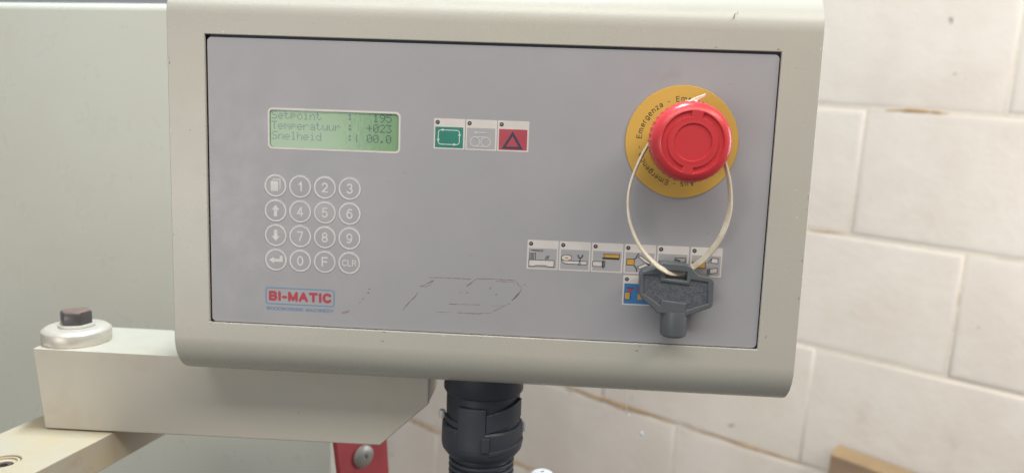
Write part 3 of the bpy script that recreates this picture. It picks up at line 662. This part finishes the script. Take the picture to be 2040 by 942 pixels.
# --- emergency stop
EX, EZ, HX, HZ = 260.2, -48.6, 260.8, -47.9
def head_geo():
    n = 216; prof = [(8, 14.0), (17.2, 14.6), (18.9, 15.6), (19.3, 16.8), (19.35, 19), (19.4, 22), (19.45, 25), (19.4, 27), (19.3, 28.8), (18.95, 30.6), (18.3, 32.0), (17.4, 32.9), (16.3, 33.6), (15.7, 33.9), (15.3, 34.1)]
    rr = [15.1, 14.95, 14.8, 14.6, 14.3, 13.6, 12.9, 12.5, 12.3, 12.1, 11.9, 11.6, 10.6, 9.6, 9.25, 9.05, 8.85, 8.65, 8.5, 8.3, 7.5, 5, 2, .2]
    prof += [(r, None) for r in rr]
    V, F = [], []
    sm = lambda a, b, x: (lambda t: t*t*(3-2*t))(min(1, max(0, (x-a)/(b-a))))
    for r, h in prof:
        for i in range(n):
            a = 2*PI*i/n; q = r; y = h
            if h is None:
                y = 34.15+0.25*sm(15, 6, r) 
                deg = math.degrees(a)
                gap = min(abs((deg-84+180) % 360-180), abs((deg-263+180) % 360-180))
                ch = sm(14.95, 14.45, r)*sm(11.9, 12.35, r)*sm(10.5, 13.0, gap)
                y -= 1.15*ch
                y -= 0.75*sm(9.05, 8.6, r)
                y += 0.12*math.exp(-((r-9.3)/.3)**2)
            elif 16 < h < 28.9:
                tooth = max(0, math.cos(a*40))**0.6
                q = r+0.45*tooth*sm(16, 17.2, h)*sm(28.9, 27.0, h)
            q *= 1.04; V.append(Vector((HX+q*math.cos(a), MY-y, HZ+q*math.sin(a))))
    for k_ in range(len(prof)-1):
        for i in range(n): j = (i+1) % n; F.append((k_*n+i, k_*n+j, (k_+1)*n+j, (k_+1)*n+i))
    F.append(tuple(range(n))[::-1]); F.append(tuple((len(prof)-1)*n+i for i in range(n)))
    return V, F
V, F = head_geo(); es = make('emergency_stop_button', V, F, M['red'], cb, True, label='red mushroom emergency stop button on yellow plate')
V, F = lathe([(30.0, 0.02), (30.0, .75), (29.7, 1.05), (12, 1.05)], 96, EX, MY, EZ, axis='Y')
pl = make('yellow_plate', V, F, M['yellow'], es, False)
o = pl; o.data.shade_smooth(); o.modifiers.new('wn', 'WEIGHTED_NORMAL')
V, F = lathe([(14.6, 1.1), (14.6, 4.2), (14.0, 4.8), (11.6, 5.0), (11.4, 15.5)], 64, EX, MY, EZ, axis='Y')
make('collar', V, F, M['dark'], es, True)
def arc_text(body, a_start, a_end, size, rad):
    """letters set clockwise on a circle, feet towards the centre; angles in degrees of first and last letter centre"""
    ws = [GL[c][0]+.30 for c in body]; pos = [0]
    for i in range(1, len(body)): pos.append(pos[-1]+(ws[i-1]+ws[i])/2)
    geos = []
    for c, p_ in zip(body, pos):
        a = math.radians(a_start+(a_end-a_start)*(p_/pos[-1] if pos[-1] else 0))
        v, f = word_geo(c, size, .36); low = 0
        mx = (max(q.x for q in v)+min(q.x for q in v))/2
        v = [Vector((q.x-mx, q.y+size/2, q.z)) for q in v]
        geos.append((stand(v, EX+rad*math.cos(a), MY-1.07, EZ+rad*math.sin(a), a-PI/2), f))
    return join(geos)
for body, a, b in (('Emergenza', 174.5, 122.5), ('-', 111, 111), ('Emergency', 98.5, 46), ('-', 35, 35), ('Aus', -72.5, -86), ('-', -96.5, -96.5), ('Emergencia', -107.5, -160.5), ('-', -171, -171)):
    V, F = arc_text(body, a, b, 2.9, 21.4); make('plate_lettering', V, F, M['black_print'], es)

# ================================================================== cable tie
def smooth_path(pts, n=12):
    out = []; m = len(pts)
    for i in range(m):
        p0, p1, p2, p3 = (Vector(pts[(i+k_-1) % m]) for k_ in range(4))
        for j in range(n):
            t_ = j/n
            out.append(0.5*((2*p1)+(-p0+p2)*t_+(2*p0-5*p1+4*p2-p3)*t_**2+(-p0+3*p1-3*p2+p3)*t_**3))
    return out
tp = [(261.5, -13, -30.2), (251, -13, -34), (243.6, -12.5, -46), (237, -12.8, -59), (232.6, -13.5, -74), (233.3, -14.5, -89), (239.0, -15, -102.5), (246.5, -14.2, -111.2), (253.5, -12.3, -116.2),
      (259.5, -8.5, -118.2), (265.5, -4.0, -118.0), (271.0, -2.3, -115.0), (276.2, -6, -109.0), (281.8, -11, -98), (285.2, -13, -84), (284.4, -13, -70), (281.0, -13, -58), (277, -13, -46), (271.5, -13, -36)]
path = smooth_path(tp, 10); n = len(path)
tie = thing('cable_tie', 'white nylon cable tie looped from the emergency button down to the grey key', 'cable tie', (259, -13, -30))
V, F = [], []
for i, p_ in enumerate(path):
    tg = (path[(i+1) % n]-path[i-1]).normalized()
    yv = Vector((0, -1, 0)); side = tg.cross(yv).normalized(); fr = side.cross(tg).normalized()
    f_ = i/n
    tw = math.radians(78-38*math.sin(PI*min(1, max(0, (f_-.25)/.6)))**2)  # strap on edge near the button, turning flatter below
    if f_ < .3: tw = math.radians(74)
    wv = side*math.cos(tw)+fr*math.sin(tw); nv = fr*math.cos(tw)-side*math.sin(tw)
    hw, ht = 1.75, .62
    for a_, b_ in ((-1, -.6), (-.8, -1), (.8, -1), (1, -.6), (1, .6), (.8, 1), (-.8, 1), (-1, .6)):
        V.append(p_+wv*hw*a_+nv*ht*b_)
for i in range(n):
    j = (i+1) % n
    for k_ in range(8): l = (k_+1) % 8; F.append((i*8+k_, j*8+k_, j*8+l, i*8+l))
make('strap', V, F, M['tie'], tie, True)
V, F = box(258.6, 264.6, -16.2, -10.6, -32, -26.9); bevel(make('tie_head', V, F, M['tie'], tie), .8)
def tail(pts, w0, w1, th):
    V, F = [], []
    for i, p_ in enumerate(pts):
        w_ = w0+(w1-w0)*i/(len(pts)-1)
        d_ = (Vector(pts[min(i+1, len(pts)-1)])-Vector(pts[max(i-1, 0)])).normalized(); s_ = d_.cross(Vector((0, 1, 0))).normalized()
        for a_, b_ in ((-1, -1), (1, -1), (1, 1), (-1, 1)): V.append(Vector(p_)+s_*w_/2*a_+Vector((0, th/2*b_, 0)))
    m_ = len(pts)
    for i in range(m_-1):
        for k_ in range(4): l = (k_+1) % 4; F.append((i*4+k_, (i+1)*4+k_, (i+1)*4+l, i*4+l))
    F += [(0, 1, 2, 3)[::-1], (m_*4-4, m_*4-3, m_*4-2, m_*4-1)]
    return V, F
V, F = tail([(260.5, -13.5, -29.5), (262.5, -13.8, -27.2), (265.2, -14.2, -25.6), (268.6, -14.6, -23.9)], 3.4, 1.3, 1.1); bevel(make('tie_tail', V, F, M['tie'], tie), .3)

# ================================================================== plastic key
ky = thing('plastic_key', 'dark grey plastic switch key hanging on the white cable tie', 'key', (261, -7, -153))
KO = [(241.1, -119.4), (242.4, -117.6), (249.3, -115.4), (252.1, -112.6), (253.2, -112.3), (265.3, -113.0), (267.6, -113.8), (272.2, -118.4), (277.6, -119.0), (279.6, -120.2), (280.5, -121.8), (280.8, -134.0), (279.7, -135.6), (266.6, -141.0), (251.6, -139.8), (242.2, -131.8), (241.4, -130.4)]
SL = [(254.6, -116.4), (266.0, -117.0), (266.0, -121.7), (254.8, -120.8)]
PD = [(243.2, -119.4), (251.6, -119.0), (252.2, -122.6), (267.9, -123.9), (268.3, -121.0), (277.2, -121.9), (277.9, -133.3), (266.9, -137.5), (266.7, -133.9), (253.2, -132.5), (252.6, -135.4), (243.6, -129.4)]
v, f = flat_geo([KO, SL, PD], 8.6, 0.7, 3); o = make('key_bow', stand(v, 0, -7.2, 0), f, M['key'], ky)
bm = bmesh.new(); bm.from_mesh(o.data); bmesh.ops.remove_doubles(bm, verts=bm.verts, dist=1e-7); bm.to_mesh(o.data); bm.free()
grip = [(x+(260-x)*-.012, z+(-127-z)*-.012) for x, z in PD]
v, f = flat_geo([grip], 7.0); make('grip_pad', stand(v, 0, -7.0, 0), f, M['key_pad'], ky)
V, F = lathe([(7.0, 2), (7.15, 1), (7.15, -10.8), (6.8, -11.8), (5.9, -12.4), (2, -12.4)], 48, 261.2, -6.3, -140.8); make('key_barrel', V, F, M['key'], ky, True)

# ================================================================== small things
cw = thing('cobweb', 'thin white cobweb thread with dust tufts below the control box', 'cobweb', (246, 108, -250))
def thread(pts, r, nm):
    cu = bpy.data.curves.new('t', 'CURVE'); cu.dimensions = '3D'; cu.bevel_depth = r; cu.bevel_resolution = 1
    sp = cu.splines.new('POLY'); sp.points.add(len(pts)-1)
    for p_, q in zip(sp.points, pts): p_.co = (*q, 1)
    v, f = curve_geo(cu); make(nm, v, f, M['web'], cw, True)
WEB = [(246.4, 88, -194), (247.9, 108.0, -223.7), (249.5, 108.0, -232.8), (251.3, 108.0, -240.8), (256.0, 108.0, -249.1), (261.6, 108.0, -255.0)]
thread([WEB[0], WEB[1], WEB[2], WEB[3]], .14, 'thread')
thread([WEB[3], WEB[4], WEB[5]], .06, 'thread')
for (cx_, cy_, cz_), sp_, nn in ((WEB[3], 1.5, 26), (WEB[5], 2.2, 40)):
    pts = [(cx_+random.gauss(0, sp_*.4)+.5*i*sp_/nn, cy_+random.gauss(0, sp_*.4), cz_+random.gauss(0, sp_*.5)-.5*i*sp_/nn) for i in range(nn)]
    thread(pts, .2, 'dust_tuft')

bd = thing('wooden_board', 'brown wooden board with pale edge leaning below the block wall', 'board', wp(150, -330, 30))
V = [wp(74, -420, 22), wp(74, -163, 22), wp(520, -192, 22), wp(520, -420, 22), wp(76, -420, 8), wp(80, -149, 8), wp(520, -176, 8), wp(520, -420, 8)]
make('board_face', V, [(0,1,2,3)[::-1],(4,5,6,7),(0,4,7,3),(0,1,5,4),(2,3,7,6)], M['wood'], bd)
e1 = [wp(74, -163.3, 22.3), wp(520, -191.7, 22.3), wp(520, -175.6, 8), wp(80, -148.7, 8)]
make('board_edge', [q+WU*.4 for q in e1]+[q-WU*2 for q in e1], [(0,1,2,3),(7,6,5,4),(0,4,5,1),(1,5,6,2),(2,6,7,3),(3,7,4,0)], M['wood_edge'], bd)

V, F = lathe([(8.2, -9), (8.3, -3.2), (7.6, -1.4), (5.8, -.4), (3.0, 0), (1.7, 0), (1.5, -1.6), (.2, -1.8)], 40, 193.3, 120, -293.2)
kn = thing('white_cap', 'white round plastic cap with small hole at bottom edge beside conduit', 'cap', (193.3, 120, -330))
make('cap', V, F, M['capwhite'], kn, True)
V, F = lathe([(6, -40), (6, -8)], 24, 193.3, 120, -293.2); make('stem', V, F, M['capwhite'], kn, True)

SC.render.engine = 'CYCLES'
SC.render.resolution_x = 1024; SC.render.resolution_y = 472
